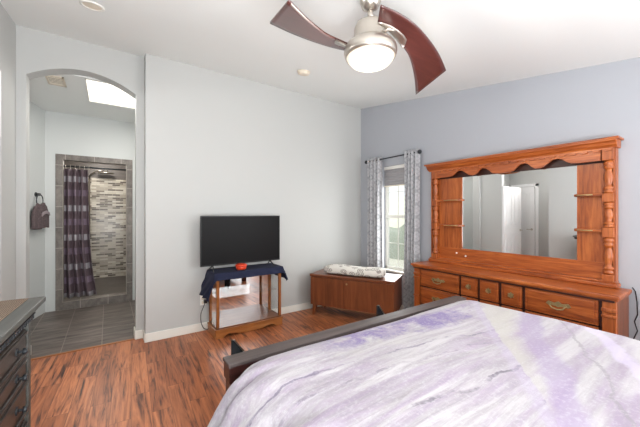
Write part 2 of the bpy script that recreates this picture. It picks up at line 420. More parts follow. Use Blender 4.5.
# accent wall with window opening
WY0, WY1, WZ0, WZ1 = 2.85, 3.32, .56, 2.11
mb = MB()
mb.prism([(YBK, 0), (WY0, 0), (WY0, zc(WY0)+.02), (YBK, zc(YBK)+.02)], 'X', XR, XR+.14)
mb.prism([(WY1, 0), (YT, 0), (YT, zc(YT)+.02), (WY1, zc(WY1)+.02)], 'X', XR, XR+.14)
mb.box(XR, XR+.14, WY0, WY1, 0, WZ0)
mb.prism([(WY0, WZ1), (WY1, WZ1), (WY1, zc(WY1)+.02), (WY0, zc(WY0)+.02)], 'X', XR, XR+.14)
struct('wall_right', mb, 'accent')
# left wall with the hall opening
HY0, HY1, HZ = 2.56, 3.49, 2.55
mb = MB()
mb.prism([(YBK, 0), (HY0, 0), (HY0, zc(HY0)+.02), (YBK, zc(YBK)+.02)], 'X', XL-.12, XL)
mb.prism([(HY1, 0), (YA, 0), (YA, zc(YA)+.02), (HY1, zc(HY1)+.02)], 'X', XL-.12, XL)
mb.prism([(HY0, HZ), (HY1, HZ), (HY1, zc(HY1)+.02), (HY0, zc(HY0)+.02)], 'X', XL-.12, XL)
struct('wall_left', mb, 'wall')
# small hall behind the left wall (seen in the dresser mirror)
struct('wall_hall_end', MB().box(-2.30, -2.2, 1.9, 4.0, 0, HZ), 'wall')
struct('wall_hall_north', MB().box(-2.2, XL-.12, 3.97, 4.0, 0, HZ), 'wall')
struct('wall_hall_south', MB().box(-2.2, XL-.12, 1.95, 2.05, 0, HZ), 'wall')
struct('floor_hall', MB().box(-2.3, XL-.1, 1.9, 4.0, -.1, 0), 'floor')
struct('ceiling_hall', MB().box(-2.3, XL-.12, 1.9, 4.0, HZ, HZ+.1), 'ceiling')
def panel_door(name, w, h, loc, rotz, knob_x):
    root = bpy.data.objects.new(name, None); COL.objects.link(root); root.location = loc; root.rotation_euler = (0, 0, rotz)
    root['kind'] = 'structure'
    mb = MB().box(0, w, -.02, .02, 0, h)
    obj('leaf', mb, 'door', root, world=False, bevel=.002)
    mb = MB()
    for (z0, z1) in ((.2, .92), (1.08, h-.16)):
        for (x0, x1) in ((.11, w/2-.05), (w/2+.05, w-.11)):
            for s in (-1, 1):
                y0, y1 = (.02, .028) if s > 0 else (-.028, -.02)
                mb.box(x0, x1, y0, y1, z0, z0+.02); mb.box(x0, x1, y0, y1, z1-.02, z1)
                mb.box(x0, x0+.02, y0, y1, z0, z1); mb.box(x1-.02, x1, y0, y1, z0, z1)
                mb.box(x0+.04, x1-.04, min(y0, y1), max(y0, y1), z0+.04, z1-.04, .004)
    obj('panel_moulding', mb, 'door', root, world=False)
    mb = MB()
    for s in (-1, 1):
        mb.tube([(knob_x, s*.02, .98), (knob_x, s*.07, .98)], .011); mb.tube([(knob_x, s*.065, .98), (knob_x-.1*(1 if knob_x > w/2 else -1), s*.065, .98)], .009)
        mb.tube([(knob_x, s*.02, .98), (knob_x, s*.026, .98)], .028, 16)
    obj('door_handle', mb, 'nickel', root, world=False)
    return root
d1 = panel_door('door_1', .84, 2.03, (XL-.02, 3.475, .01), PI+math.radians(2), .78)
d2 = panel_door('door_2', .55, 2.08, (-2.17, 3.36, .01), PI/2, .06)
d2.location = (-2.17, 3.36, .01)
mb = MB()
mb.box(-2.2, -2.18, 3.28, 3.35, 0, 2.17); mb.box(-2.2, -2.18, 3.92, 3.97, 0, 2.17); mb.box(-2.2, -2.18, 3.28, 3.97, 2.10, 2.17)
struct('trim_hall_door', mb, 'door', bevel=.004)

# baseboards
BZ = .095
struct('baseboard_back', MB().box(.323, 2.9, YT-.014, YT, 0, BZ).box(2.9, XR, YT-.014, YT, 0, BZ), 'trim', bevel=.004)
struct('baseboard_right', MB().box(XR-.014, XR, YBK, YT-.014, 0, BZ), 'trim', bevel=.004)
mb = MB().box(AR-.012, .335, YA-.014, YA, 0, BZ).box(.321, .335, YT-.014, YA-.014, 0, BZ).box(AR-.014, AR, YA, YA+.16, 0, BZ)
mb.box(XL, AL+.012, YA-.014, YA, 0, BZ).box(AL, AL+.014, YA, YA+.16, 0, BZ)
struct('baseboard_arch', mb, 'trim', bevel=.004)
struct('baseboard_left', MB().box(XL, XL+.014, YBK, HY0, 0, BZ).box(XL, XL+.014, HY1, YA-.014, 0, BZ), 'trim', bevel=.004)

# ------------------------------------------------------------------ bathroom
YB = 5.79
BC = 2.86
# shower wall: opening x -.539..+.24, z .12..2.18, tile frame round it
SX0, SX1, SZ0, SZ1 = -.539, .24, .12, 2.18
mb = MB().box(-.80, SX0-.083, YB, YB+.12, 0, BC).box(SX1+.083, 1.25, YB, YB+.12, 0, BC).box(SX0-.083, SX1+.083, YB, YB+.12, SZ1+.08, BC)
struct('wall_bath_far', mb, 'bathwall')
mb = MB().box(SX0-.083, SX0, YB-.012, YB+.14, 0, SZ1+.08).box(SX1, SX1+.083, YB-.012, YB+.14, 0, SZ1+.08)
mb.box(SX0, SX1, YB-.012, YB+.14, SZ1, SZ1+.08).box(SX0, SX1, YB-.03, YB+.14, 0, SZ0)
struct('trim_shower_frame', mb, 'tilewall', bevel=.003)
mb = MB().box(SX0-.003, SX0+.003, YB-.017, YB-.010, SZ0, SZ1).box(SX1-.003, SX1+.003, YB-.017, YB-.010, SZ0, SZ1).box(SX0-.006, SX1+.006, YB-.035, YB-.028, SZ0-.004, SZ0+.003)
struct('trim_shower_edge', mb, 'edge_trim')
# angled wall with the towel
ax0, ay0, ax1, ay1 = -.736, YB, -1.12, 4.14
mb = MB().prism([(ax0, ay0), (ax1-.05, ay1), (ax1-.2, ay1), (ax0-.15, ay0)], 'Z', 0, BC)
struct('wall_bath_left', mb, 'bathwall')
struct('wall_bath_right', MB().box(1.2, 1.3, YA+.16, YB, 0, BC), 'bathwall')
mb = MB().box(-1.35, XL-.1, YA, YA+.16, 0, BC).box(.335, 1.3, YT+.32, YT+.42, 0, BC)
struct('wall_bath_front', mb, 'bathwall')
# bathroom ceiling with skylight well
KX0, KX1, KY0, KY1 = -.21, .75, 4.18, 4.99
mb = MB().box(-1.4, KX0, YA+.16, YB+.12, BC, BC+.1).box(KX1, 1.3, YA+.16, YB+.12, BC, BC+.1)
mb.box(KX0, KX1, YA+.16, KY0, BC, BC+.1).box(KX0, KX1, KY1, YB+.12, BC, BC+.1)
struct('ceiling_bathroom', mb, 'ceiling')
t = thing('skylight', 'bright rectangular skylight panel in the bathroom ceiling behind the arch', 'skylight', (.27, 4.58, BC))
obj('diffuser_panel', MB().box(KX0+.002, KX1-.002, KY0+.002, KY1-.002, BC+.02, BC+.05), 'skylens', t)
mb = MB()
for a in ((KX0, KX0+.012, KY0, KY1), (KX1-.012, KX1, KY0, KY1), (KX0, KX1, KY0, KY0+.012), (KX0, KX1, KY1-.012, KY1)): mb.box(*a, BC-.004, BC+.02)
obj('frame', mb, 'white', t)
t = thing('ceiling_vent', 'small square exhaust vent on the bathroom ceiling left of the skylight', 'vent', (-.47, 4.38, BC))
mb = MB()
for a in ((-.55, -.53, 4.27, 4.56), (-.41, -.39, 4.27, 4.56), (-.55, -.39, 4.27, 4.30), (-.55, -.39, 4.52, 4.56)): mb.box(*a, BC-.012, BC)
obj('frame', mb, 'cream', t, bevel=.003)
mb = MB()
for k in range(5): mb.box(-.53, -.41, 4.325+k*.042, 4.337+k*.042, BC-.01, BC-.001)
obj('grille', mb, 'cream', t)
obj('backing', MB().box(-.53, -.41, 4.30, 4.52, BC-.003, BC), 'shadowdark', t)
# shower stall
struct('floor_shower', MB().box(-1.0, .9, YB+.12, 7.75, -.05, .085), 'showertile')
struct('wall_shower_back', MB().box(-1.0, .9, 7.7, 7.8, .085, 2.12), 'mosaic')
struct('wall_shower_upper', MB().box(-1.0, .9, 7.7, 7.8, 2.12, 2.5), 'showertile')
struct('wall_shower_left', MB().box(-1.1, -1.0, YB+.12, 7.8, 0, 2.5), 'tilewall')
struct('wall_shower_right', MB().box(.9, 1.0, YB+.12, 7.8, 0, 2.5), 'mosaic')
struct('ceiling_shower', MB().box(-1.1, 1.0, YB+.12, 7.8, 2.5, 2.6), 'ceiling')
t = thing('shower_light', 'round recessed light in the shower ceiling', 'light', (-.1, 6.8, 2.5))
obj('lens', MB().lathe([(.07, -.004), (.07, 0)], -.1, 6.8, 2.5), M['lampglass'], t)
obj('trim_ring', MB().lathe([(.07, 0), (.072, -.008), (.09, -.006), (.092, 0)], -.1, 6.8, 2.5, caps=False), 'white', t, solid=.002)
lamp('shower_lamp', 'POINT', (-.1, 6.8, 2.4), 22, (1, .95, .88), .08)
# shower head on a riser
t = thing('shower_fixture', 'nickel rain shower head on a curved arm before the mosaic wall', 'shower head', (-.31, 7.68, 1.0))
mb = MB().tube([(-.31, 7.66, .70), (-.31, 7.66, 2.05), (-.29, 7.62, 2.17), (-.2, 7.55, 2.24), (-.1, 7.5, 2.26)], .014)
obj('riser_arm', mb, 'nickel', t)
obj('head', MB().lathe([(.13, 0), (.135, .012), (.05, .03), (.02, .06)], -.04, 7.49, 2.20, 20), 'nickel', t)
for z in (.8, 1.9): obj('wall_bracket', MB().tube([(-.31, 7.695, z), (-.31, 7.66, z)], .02), 'nickel', t)
# shower curtain and rod
t = tag(obj('shower_curtain_rod', MB().tube([(SX0, YB+.07, 2.10), (SX1, YB+.07, 2.10)], .012), 'black'), 'dark curtain rod spanning the top of the tiled shower opening', 'rod')
t = thing('shower_curtain', 'purple plaid shower curtain with pale squares, gathered at the left', 'shower curtain', (-.38, YB+.07, .16))
def sc(u, v):
    z = .15+(2.065-.15)*v
    wd = .28+.09*(1-v)**3
    x = -.535+u*wd+(.02 if u > .8 else 0)*(1-v)
    y = YB+.07+.045*math.sin(u*2*PI*3.5+.4+.5*math.sin(3*v))*(1-.3*v)+.01*math.sin(9*v+u*20)
    return (x, y, z)
obj('drape', MB().grid(sc, 90, 24), 'plaid', t, solid=.003)
for k in range(6):
    x = -.515+k*.055
    obj('hook', MB().tube([(x, YB+.07+.018*math.cos(a), 2.092+.026*math.sin(a)) for a in [i*PI/5 for i in range(10)]], .003, 6), 'nickel', t)
# towel ring + towel on the angled wall
adir = Vector((ax1-.05-ax0, ay1-ay0, 0)).normalized(); anor = Vector((-adir.y, adir.x, 0))
if anor.x < 0: anor = -anor
def AW(s, o, z): p = Vector((ax0, ay0, 0))+adir*s+anor*o; return (p.x, p.y, z)
TS = .25
t = thing('towel_ring', 'dark nickel towel ring on the angled bathroom wall', 'towel ring', AW(TS, .02, 1.6))
obj('mount', MB().tube([AW(TS, 0, 1.655), AW(TS, .05, 1.655)], .018, 12).tube([AW(TS, 0, 1.655), AW(TS, .008, 1.655)], .03, 14), 'silver_cord', t)
mb = MB(); n = 20
mb.tube([AW(TS+.0+.085*math.sin(2*PI*i/n), .045, 1.575+.082*math.cos(2*PI*i/n)) for i in range(n+1)], .006)
obj('ring', mb, 'silver_cord', t)
t = thing('hand_towel', 'mauve grey hand towel with a pale band, gathered through the towel ring', 'towel', AW(TS, .04, 1.2))
def tw(u, v):
    z = 1.20+.335*v; wdt = .215-.10*max(0, (v-.45)/.55)**1.5
    s = TS+(u-.5)*2*wdt*(1 if v < .9 else .8)
    o = .05+.022*math.sin(u*PI)+.008*math.sin(u*PI*7)*(1-.2*v)
    return AW(s, o, z+.012*math.sin(u*PI*2))
obj('towel_body', MB().grid(tw, 24, 16), 'towel', t, solid=.02)
def tb(u, v):
    p = Vector(tw(u*.6+.05, .50+.13*v)); return p+anor*.018+Vector((0, 0, .02*math.sin(u*PI)))
obj('bow', MB().grid(tb, 14, 5), 'towelband', t, solid=.012)

# ------------------------------------------------------------------ window
struct('window_1', MB().box(XR+.05, XR+.10, WY0, WY0+.035, WZ0, WZ1).box(XR+.05, XR+.10, WY1-.035, WY1, WZ0, WZ1)
       .box(XR+.05, XR+.10, WY0, WY1, WZ0, WZ0+.045).box(XR+.05, XR+.10, WY0, WY1, WZ1-.045, WZ1)
       .box(XR+.045, XR+.10, WY0, WY1, 1.33, 1.375), 'trim', bevel=.003)
w1 = bpy.data.objects['window_1']
ym = (WY0+WY1)/2
obj('muntin', MB().box(XR+.068, XR+.082, ym-.005, ym+.005, WZ0+.04, WZ1-.04).box(XR+.068, XR+.082, WY0+.03, WY1-.03, .95, .958).box(XR+.068, XR+.082, WY0+.03, WY1-.03, 1.72, 1.728), 'trim', w1)
obj('pane', MB().box(XR+.073, XR+.077, WY0+.03, WY1-.03, WZ0+.04, WZ1-.04), 'glass', w1)
obj('window_sill', MB().box(XR-.03, XR+.05, WY0-.03, WY1+.03, WZ0-.025, WZ0+.002), 'trim', w1, bevel=.004)
t = thing('window_shade', 'grey cellular shade pulled partly down at the top of the window', 'window shade', (XR+.03, ym, 1.87))
mb = MB(); zz = [1.82+k*.0245 for k in range(11)]
pl = []
for k, z in enumerate(zz): pl.append((XR+.022 if k % 2 else XR+.03, z))
mb.prism(pl+[(XR+.044 if k % 2 else XR+.036, z) for k, z in reversed(list(enumerate(zz)))], 'Y', WY0+.006, WY1-.006)
obj('pleated_fabric', mb, 'shade', t)
obj('head_rail', MB().box(XR+.012, XR+.048, WY0+.004, WY1-.004, 2.062, 2.108), 'white', t, bevel=.003)
obj('bottom_rail', MB().box(XR+.018, XR+.046, WY0+.006, WY1-.006, 1.805, 1.822), 'cream', t, bevel=.002)
# outside
struct('ground_outside', MB().box(XR+.3, 14, -2, 12, -.35, -.15), 'ground')
struct('wall_neighbour', MB().box(9.4, 9.6, -2, 14, -.15, 2.05), 'stucco')
def hd(u, v):
    a = v*PI; h = 1.15+.12*math.sin(u*17)+.06*math.sin(u*41)
    return (8.4+.35*math.cos(a)+.04*math.sin(u*60+v*9), 3+u*7.5, -.15+max(.0, h*math.sin(a)**.6+.0))
tag(obj('hedge', MB().grid(hd, 90, 14), 'hedge'), 'grey green hedge outside the window', 'hedge')
# curtain rod and curtains
XC = XR-.085
t = thing('curtain_rod', 'black curtain rod with ball ends above the window', 'curtain rod', (XC, ym, 2.21))
obj('rod', MB().tube([(XC, 2.62, 2.215), (XC, 3.585, 2.215)], .0095, 10), 'black', t)
for y in (2.585, 3.60):
    obj('finial', MB().lathe([(.004, -.028), (.02, -.022), (.029, 0), (.02, .022), (.004, .028)], XC, y, 2.215, 14), 'black', t)
for y in (2.72, 3.45):
    obj('bracket', MB().tube([(XC, y, 2.215), (XR, y, 2.215)], .006).box(XR-.006, XR, y-.015, y+.015, 2.18, 2.25), 'black', t)
def curt(name, label, y0, y1, y0b, y1b, seed):
    t = thing(name, label, 'curtain', (XC, (y0+y1)/2, .01), 0, 'trellis print curtains at the window')
    ph = seed
    def fn(u, v):
        z = .015+(2.26-.015)*v
        k = v**.7
        a, b = y0b+(y0-y0b)*k, y1b+(y1-y1b)*k
        y = a+(b-a)*u
        x = XC+(.045-.008*v)*math.sin(u*2*PI*4+ph)+.008*math.sin(5*v+u*11+ph)
        return (x, y, z)
    obj('panel', MB().grid(fn, 96, 30), 'curtain', t, solid=.002)
    for k in range(4):
        y = y0+(y1-y0)*(k+.5)/4
        obj('grommet', MB().tube([(XC+.02*math.cos(a), y, 2.215+.02*math.sin(a)) for a in [i*PI/6 for i in range(13)]], .004, 6), 'nickel', t)
curt('curtain', 'grey trellis print curtain on the corner side of the window', 3.27, 3.56, 3.27, 3.55, .3)
curt('curtain', 'grey trellis print curtain beside the pine dresser', 2.60, 2.83, 2.62, 2.84, 1.4)

# ------------------------------------------------------------------ dresser with hutch
def bail_pull(x, y, z, parent, w=.068):
    mb = MB()
    mb.box(x-.004, x, y-w, y+w, z-.012, z+.012)
    mb.prism([(y-w-.02, z), (y-w, z+.022), (y-w*.4, z+.012), (y, z+.03), (y+w*.4, z+.012), (y+w, z+.022), (y+w+.02, z), (y+w, z-.014), (y+w*.4, z-.008), (y, z-.02), (y-w*.4, z-.008), (y-w, z-.014)], 'X', x-.005, x-.001)
    mb.tube([(x-.006, y-w*.8, z+.004), (x-.024, y-w*.8, z-.004), (x-.028, y-w*.55, z-.026), (x-.028, y, z-.034), (x-.028, y+w*.55, z-.026), (x-.024, y+w*.8, z-.004), (x-.006, y+w*.8, z+.004)], .006, 8)
    return obj('drawer_pull', mb, 'brass', parent)
def knob(x, y, z, parent):
    mb = MB(); mb.prism([(y+.026*math.cos(a)*(1.2 if k % 2 else .8), z+.026*math.sin(a)*(1.2 if k % 2 else .8)) for k, a in enumerate([i*PI/6 for i in range(12)])], 'X', x-.004, x)
    mb.tube([(x, y, z), (x-.02, y, z)], .007, 8); mb.tube([(x-.018, y, z), (x-.03, y, z)], .015, 14)
    return obj('drawer_knob', mb, 'brass', parent)
def drawer(x, y0, y1, z0, z1, root, pull):
    mb = MB(); e = .004
    # raised frame with bevelled field
    mb.box(x-.016, x+.02, y0, y1, z0, z1, .006)
    mb.box(x-.022, x-.014, y0+.022, y1-.022, z0+.02, z1-.02, .006)
    d = obj('drawer', mb, 'honey', root)
    yc, zcn = (y0+y1)/2, (z0+z1)/2
    if pull == 'bail': bail_pull(x-.022, yc, zcn, d)
    elif pull == 'knob': knob(x-.022, yc, zcn, d)
XD = 3.10
t = thing('dresser', 'long honey brown pine dresser with brass pulls under the mirror hutch', 'dresser', (3.27, 1.53, 0))
mb = MB().box(XD+.02, 3.44, .62, 2.44, .08, .755)
obj('carcass', mb, 'cedar', t)
mb = MB()
for (y0, y1) in ((.70, .722), (1.228, 1.25), (1.43, 1.452), (1.636, 1.658), (1.838, 1.856), (2.35, 2.37)): mb.box(XD-.002, XD+.02, y0, y1, .10, .755)
mb.box(XD-.002, XD+.02, .70, 2.37, .742, .757).box(XD-.002, XD+.02, .70, 2.37, .528, .538).box(XD-.002, XD+.02, .70, 2.37, .308, .318).box(XD-.002, XD+.02, .70, 2.37, .08, .10)
obj('face_frame', mb, 'honeydark', t)
mb = MB().box(3.055, 3.44, .60, 2.47, .765, .795, .008)
mb.box(3.075, 3.44, .61, 2.46, .748, .766, .005)
obj('top', mb, 'honey', t)
obj('edge_moulding', MB().box(3.07, 3.10, .63, 2.44, .738, .752), 'honeydark', t)
for (y0, y1) in ((.622, .702), (2.36, 2.438)):
    mb = MB().box(XD-.018, XD+.02, y0, y1, .08, .745, .004)
    mb.box(XD-.03, XD, y0-.004, y1+.004, .66, .69, .006).box(XD-.03, XD, y0-.004, y1+.004, .618, .64, .006).box(XD-.03, XD, y0-.004, y1+.004, .40, .42, .006)
    obj('pilaster', mb, 'honeyZ', t)
for z0, z1 in ((.540, .742), (.320, .526), (.104, .306)):
    drawer(XD, .724, 1.226, z0, z1, t, 'bail')
    drawer(XD, 1.252, 1.428, z0, z1, t, 'knob')
    drawer(XD, 1.454, 1.634, z0, z1, t, 'knob')
    drawer(XD, 1.660, 1.836, z0, z1, t, 'knob')
    drawer(XD, 1.858, 2.348, z0, z1, t, 'bail')
obj('plinth', MB().box(XD-.02, 3.44, .61, 2.45, 0, .09, .006), 'honey', t)

HZ0 = .795
t = thing('mirror_hutch', 'honey pine mirror hutch with scalloped valance and turned posts on the dresser', 'hutch', (3.40, 1.545, HZ0))
mb = MB().box(3.345, 3.455, .668, 2.43, HZ0, HZ0+.035, .008).box(3.355, 3.455, .68, 2.418, HZ0+.035, HZ0+.055, .006)
obj('base_moulding', mb, 'honey', t)
XM = 3.425
obj('back_rail', MB().box(XM-.006, XM+.02, .70, 2.39, HZ0+.05, .988), 'honey', t)
obj('top_rail', MB().box(XM-.006, XM+.02, .70, 2.39, 1.825, 1.95), 'honeydark', t)
for (y0, y1) in ((.70, .946), (2.02, 2.39)):
    obj('back_panel', MB().box(XM-.004, XM+.02, y0, y1, .988, 1.84), 'honeyZ', t)
obj('mirror_glass', MB().box(XM+.002, XM+.01, .94, 2.03, .98, 1.85), 'mirror', t)
for (y0, y1) in ((.684, .70), (2.39, 2.406)):
    obj('side_panel', MB().box(3.375, 3.455, y0, y1, HZ0+.05, 1.95), 'honeyZ', t)
def post(yc):
    r = .037
    mb = MB(); x = 3.385
    blocks = [(HZ0+.05, .90), (1.205, 1.285), (1.495, 1.565), (1.835, 1.945)]
    for a, b in blocks: mb.box(x-r, x+r, yc-r, yc+r, a, b, .004)
    def turned(z0, z1):
        L = z1-z0
        q = [(0, .026), (.03, .035), (.08, .035), (.11, .025), (.14, .035), (.19, .035), (.22, .025), (.27, .022), (.38, .029), (.5, .033), (.62, .027), (.70, .021), (.74, .025), (.77, .035), (.82, .035), (.85, .025), (.88, .035), (.94, .035), (.97, .026), (1, .026)]
        mb.lathe([(rr, z0+L*f) for f, rr in q], x, yc, 0, 20)
    turned(.90, 1.205); turned(1.285, 1.495); turned(1.565, 1.835)
    return obj('turned_post', mb, 'honeyZ', t)
post(.728); post(2.348)
def shelf(y0, y1, z, s):
    yo = y0 if s > 0 else y1
    L = y1-y0; xf = 3.36
    p = [(XM-.004, yo), (xf, yo), (xf, yo+s*L*.6)]
    for k in range(1, 9):
        a = k/8*PI/2; p.append((xf+(XM-.004-xf)*(1-math.cos(a)), yo+s*(L*.6+L*.4*math.sin(a))))
    o = obj('shelf', MB().prism(p, 'Z', z-.011, z+.011), 'honey', t, bevel=.003)
    obj('shelf_edge', MB().tube([(xf-.002, yo+s*L*.3, z), (xf, yo+s*L*.6, z), (xf+.012, yo+s*L*.82, z), (XM-.012, yo+s*L*.98, z)], .006, 6), 'brass', o)
for z in (1.558, 1.256):
    shelf(.765, .965, z, 1); shelf(2.0, 2.312, z, -1)
half = [(0, 1.818), (.06, 1.818), (.10, 1.828), (.135, 1.862), (.165, 1.884), (.205, 1.893), (.235, 1.882), (.262, 1.852), (.29, 1.832), (.325, 1.828), (.36, 1.838), (.40, 1.868), (.435, 1.892), (.475, 1.898), (.51, 1.886), (.54, 1.858), (.57, 1.842), (.62, 1.838), (.77, 1.838)]
low = [(1.542-d, z) for d, z in reversed(half)]+[(1.542+d, z) for d, z in half[1:]]
obj('valance', MB().prism(low+[(2.312, 1.95), (.772, 1.95)], 'X', 3.352, 3.374), 'honey', t)
comb = [(.69, 1.936)]
for k in range(22):
    y = .70+k*.0775
    comb += [(y, 1.922), (y, 1.908), (y+.045, 1.908), (y+.045, 1.922)]
comb += [(2.41, 1.922), (2.41, 1.936)]
obj('dentil', MB().prism(comb, 'X', 3.338, 3.352), 'honey', t)
mb = MB().prism([(3.345, 1.935), (3.455, 1.935), (3.455, 1.998), (3.30, 1.998), (3.30, 1.985), (3.315, 1.975), (3.325, 1.955), (3.338, 1.945)], 'Y', .668, 2.432)
obj('crown', mb, 'honey', t, bevel=.003)
obj('crown_cap', MB().box(3.292, 3.46, .652, 2.452, 1.996, 2.014, .004), 'honey', t)
for y, z in ((2.083, .93), (1.971, .905)):
    obj('clip', MB().tube([(XM-.004, y, z), (XM-.018, y, z)], .009, 10), 'white', t)
# cord behind
cp = [(3.44, .60, .81), (3.452, .585, .78), (3.45, .575, .70), (3.45, .572, .60), (3.45, .590, .54), (3.45, .573, .47), (3.45, .595, .40), (3.45, .58, .2), (3.45, .57, .03)]
tag(obj('power_cord', MB().tube(cp, .004), 'blackplastic'), 'thin black cord hanging on the blue grey wall right of the dresser', 'cord')

# ------------------------------------------------------------------ cedar chest (angled across the corner)
ang = math.atan2(2.537-3.56, 2.86-2.295)
t = thing('blanket_chest', 'low walnut blanket chest on tapered legs standing before the window', 'chest', (2.795-.02, 3.165, 0), ang)
L, D = 1.165, .485
mb = MB().box(-L/2+.012, L/2-.012, -D/2+.015, D/2, .165, .535, .004)
obj('body', mb, 'cedar', t, world=False)
obj('front_panel', MB().box(-L/2+.012, -L/2+.5, -D/2+.009, -D/2+.016, .155, .53).box(-L/2+.502, L/2-.014, -D/2+.009, -D/2+.016, .155, .53), 'cedar', t, world=False)
obj('lid', MB().box(-L/2, L/2, -D/2, D/2+.004, .54, .574, .006), 'cedarX', t, world=False)
obj('bottom_rail', MB().box(-L/2+.02, L/2-.02, -D/2+.02, D/2-.01, .150, .165), 'espresso', t, world=False)
for sx in (-1, 1):
    for sy in (-1, 1):
        x, y = sx*(L/2-.055), sy*(D/2-.06)
        obj('leg', MB().prism([(x-sx*.035, .155), (x+sx*.03, .155), (x+sx*.02-.012, 0), (x+sx*.02+.012, 0)] if sx < 0 else [(x-.03, .155), (x+.035, .155), (x-.008, 0), (x-.032, 0)], 'Y', y-.018, y+.018), 'cedar', t, world=False)
mb = MB().lathe([(.012, -.004), (.012, .004)], 0, 0, 0, 12); mb.xform(Matrix.Translation((-.04, -D/2+.006, .48)) @ Matrix.Rotation(PI/2, 4, 'X'))
obj('lock', mb, 'brass', t, world=False)
def roll(u, v):
    a = v*2*PI; x = -.40+.80*u
    rx = .15; rz = .055
    e = 1-.25*(abs(2*u-1)**8)
    cx_, sx_ = math.cos(a), math.sin(a)
    y = rx*e*math.copysign(abs(cx_)**.6, cx_)-.055+.008*math.sin(u*9)
    z = rz*e*math.copysign(abs(sx_)**.6, sx_)*(1+.12*math.sin(u*7+.5)*(sx_ > 0))+.574+.058
    return (x, y, z)
o = tag(obj('folded_throw', MB().grid(roll, 50, 28), 'throw'), 'rolled cream throw with grey ring pattern lying on the blanket chest', 'blanket')
me = o.data; bm = bmesh.new(); bm.from_mesh(me); bmesh.ops.remove_doubles(bm, verts=bm.verts, dist=1e-4); bmesh.ops.holes_fill(bm, edges=bm.edges, sides=0)
bmesh.ops.recalc_face_normals(bm, faces=bm.faces); bm.to_mesh(me); bm.free()
o.location = (2.775, 3.165, 0); o.rotation_euler = (0, 0, ang)

# ------------------------------------------------------------------ TV cabinet
CX0, CX1, CY0, CY1, CH = .995, 1.80, 3.475, 3.79, .725
t = thing('display_cabinet', 'golden oak and glass display cabinet with mirrored back under the television', 'cabinet', ((CX0+CX1)/2, (CY0+CY1)/2, 0))
mb = MB()
p = [(CX0-.012, 0), (CX0+.07, 0), (CX0+.085, .018), (CX0+.13, .035), (CX0+.2, .028), (CX0+.28, .012), (CX0+.40, .006), (CX1-.28, .012), (CX1-.2, .028), (CX1-.13, .035), (CX1-.085, .018), (CX1-.07, 0), (CX1+.012, 0), (CX1+.012, .085), (CX0-.012, .085)]
mb.prism(p, 'Y', CY0-.014, CY0+.006)
mb.box(CX0-.012, CX0+.008, CY0, CY1, 0, .085).box(CX1-.008, CX1+.012, CY0, CY1, 0, .085)
mb.box(CX0-.02, CX1+.02, CY0-.022, CY1, .085, .10, .004)
obj('base', mb, 'oak', t)
obj('deck', MB().box(CX0, CX1, CY0-.006, CY1, .10, .115), 'deck', t)
for x in (CX0, CX1-.032):
    obj('post', MB().box(x, x+.032, CY0-.004, CY0+.026, .10, CH-.03, .003), 'oakZ', t)
    obj('post', MB().box(x, x+.032, CY1-.03, CY1, .10, CH-.03, .003), 'oakZ', t)
obj('top', MB().box(CX0-.015, CX1+.015, CY0-.02, CY1, CH-.03, CH, .004).box(CX0, CX1, CY0-.004, CY0+.02, CH-.06, CH-.03), 'oak', t)
obj('mirror_back', MB().box(CX0+.03, CX1-.03, CY1-.012, CY1-.008, .115, CH-.03), 'mirror', t)
for x in (CX0+.012, CX1-.016): obj('side_glass', MB().box(x, x+.004, CY0+.026, CY1-.03, .115, CH-.03), 'shelfglass', t)
obj('glass_shelf', MB().box(CX0+.02, CX1-.02, CY0+.06, CY1-.02, .43, .436), 'shelfglass', t)
# navy cloth
def drape(x0, x1, y0, y1, z0, r, drops, na, nb, flare=.1, fold=.01, fk=30, cr=.01, bulge=0, seedp=0.0):
    dL, dR, dF, dB = drops
    def fn(u, v):
        a = (x0-dL)+(x1+dR-x0+dL)*u; b = (y0-dF)+(y1+dB-y0+dF)*v
        qx = min(max(a, x0+cr), x1-cr); qy = min(max(b, y0+cr), y1-cr)
        dx, dy = a-qx, b-qy; dd = math.hypot(dx, dy)
        sd = dd-cr if dd > 0 else -1
        zt = z0+bulge*math.sin(PI*min(max((a-x0)/(x1-x0), 0), 1))**.5*math.sin(PI*min(max((b-y0)/(y1-y0), 0), 1))**.5 if bulge else z0
        if sd <= 0: return (a, b, zt)
        nx, ny = dx/dd, dy/dd
        th = min(sd/r, PI/2); off = r*math.sin(th); z = zt-r*(1-math.cos(th))
        rest = max(0, sd-r*PI/2); peri = a*1.0+b*1.0 if abs(nx) < .2 or abs(ny) < .2 else math.atan2(ny, nx)*.5+a-b
        k = min(rest/.15, 1)
        off += rest*flare+fold*k*math.sin(peri*fk+seedp)*(1+.5*math.sin(peri*fk*.37+1))
        z -= rest*math.sqrt(max(.05, 1-flare**2))
        return (qx+nx*(cr+off), qy+ny*(cr+off), z)
    return MB().grid(fn, na, nb)
o = tag(obj('tablecloth', drape(CX0-.012, CX1+.012, CY0-.017, CY1-.005, CH+.006, .012, (.30, .18, .085, .02), 90, 50, .30, .010, 40), 'navy', solid=.006), 'navy blue cloth draped over the glass display cabinet', 'cloth')
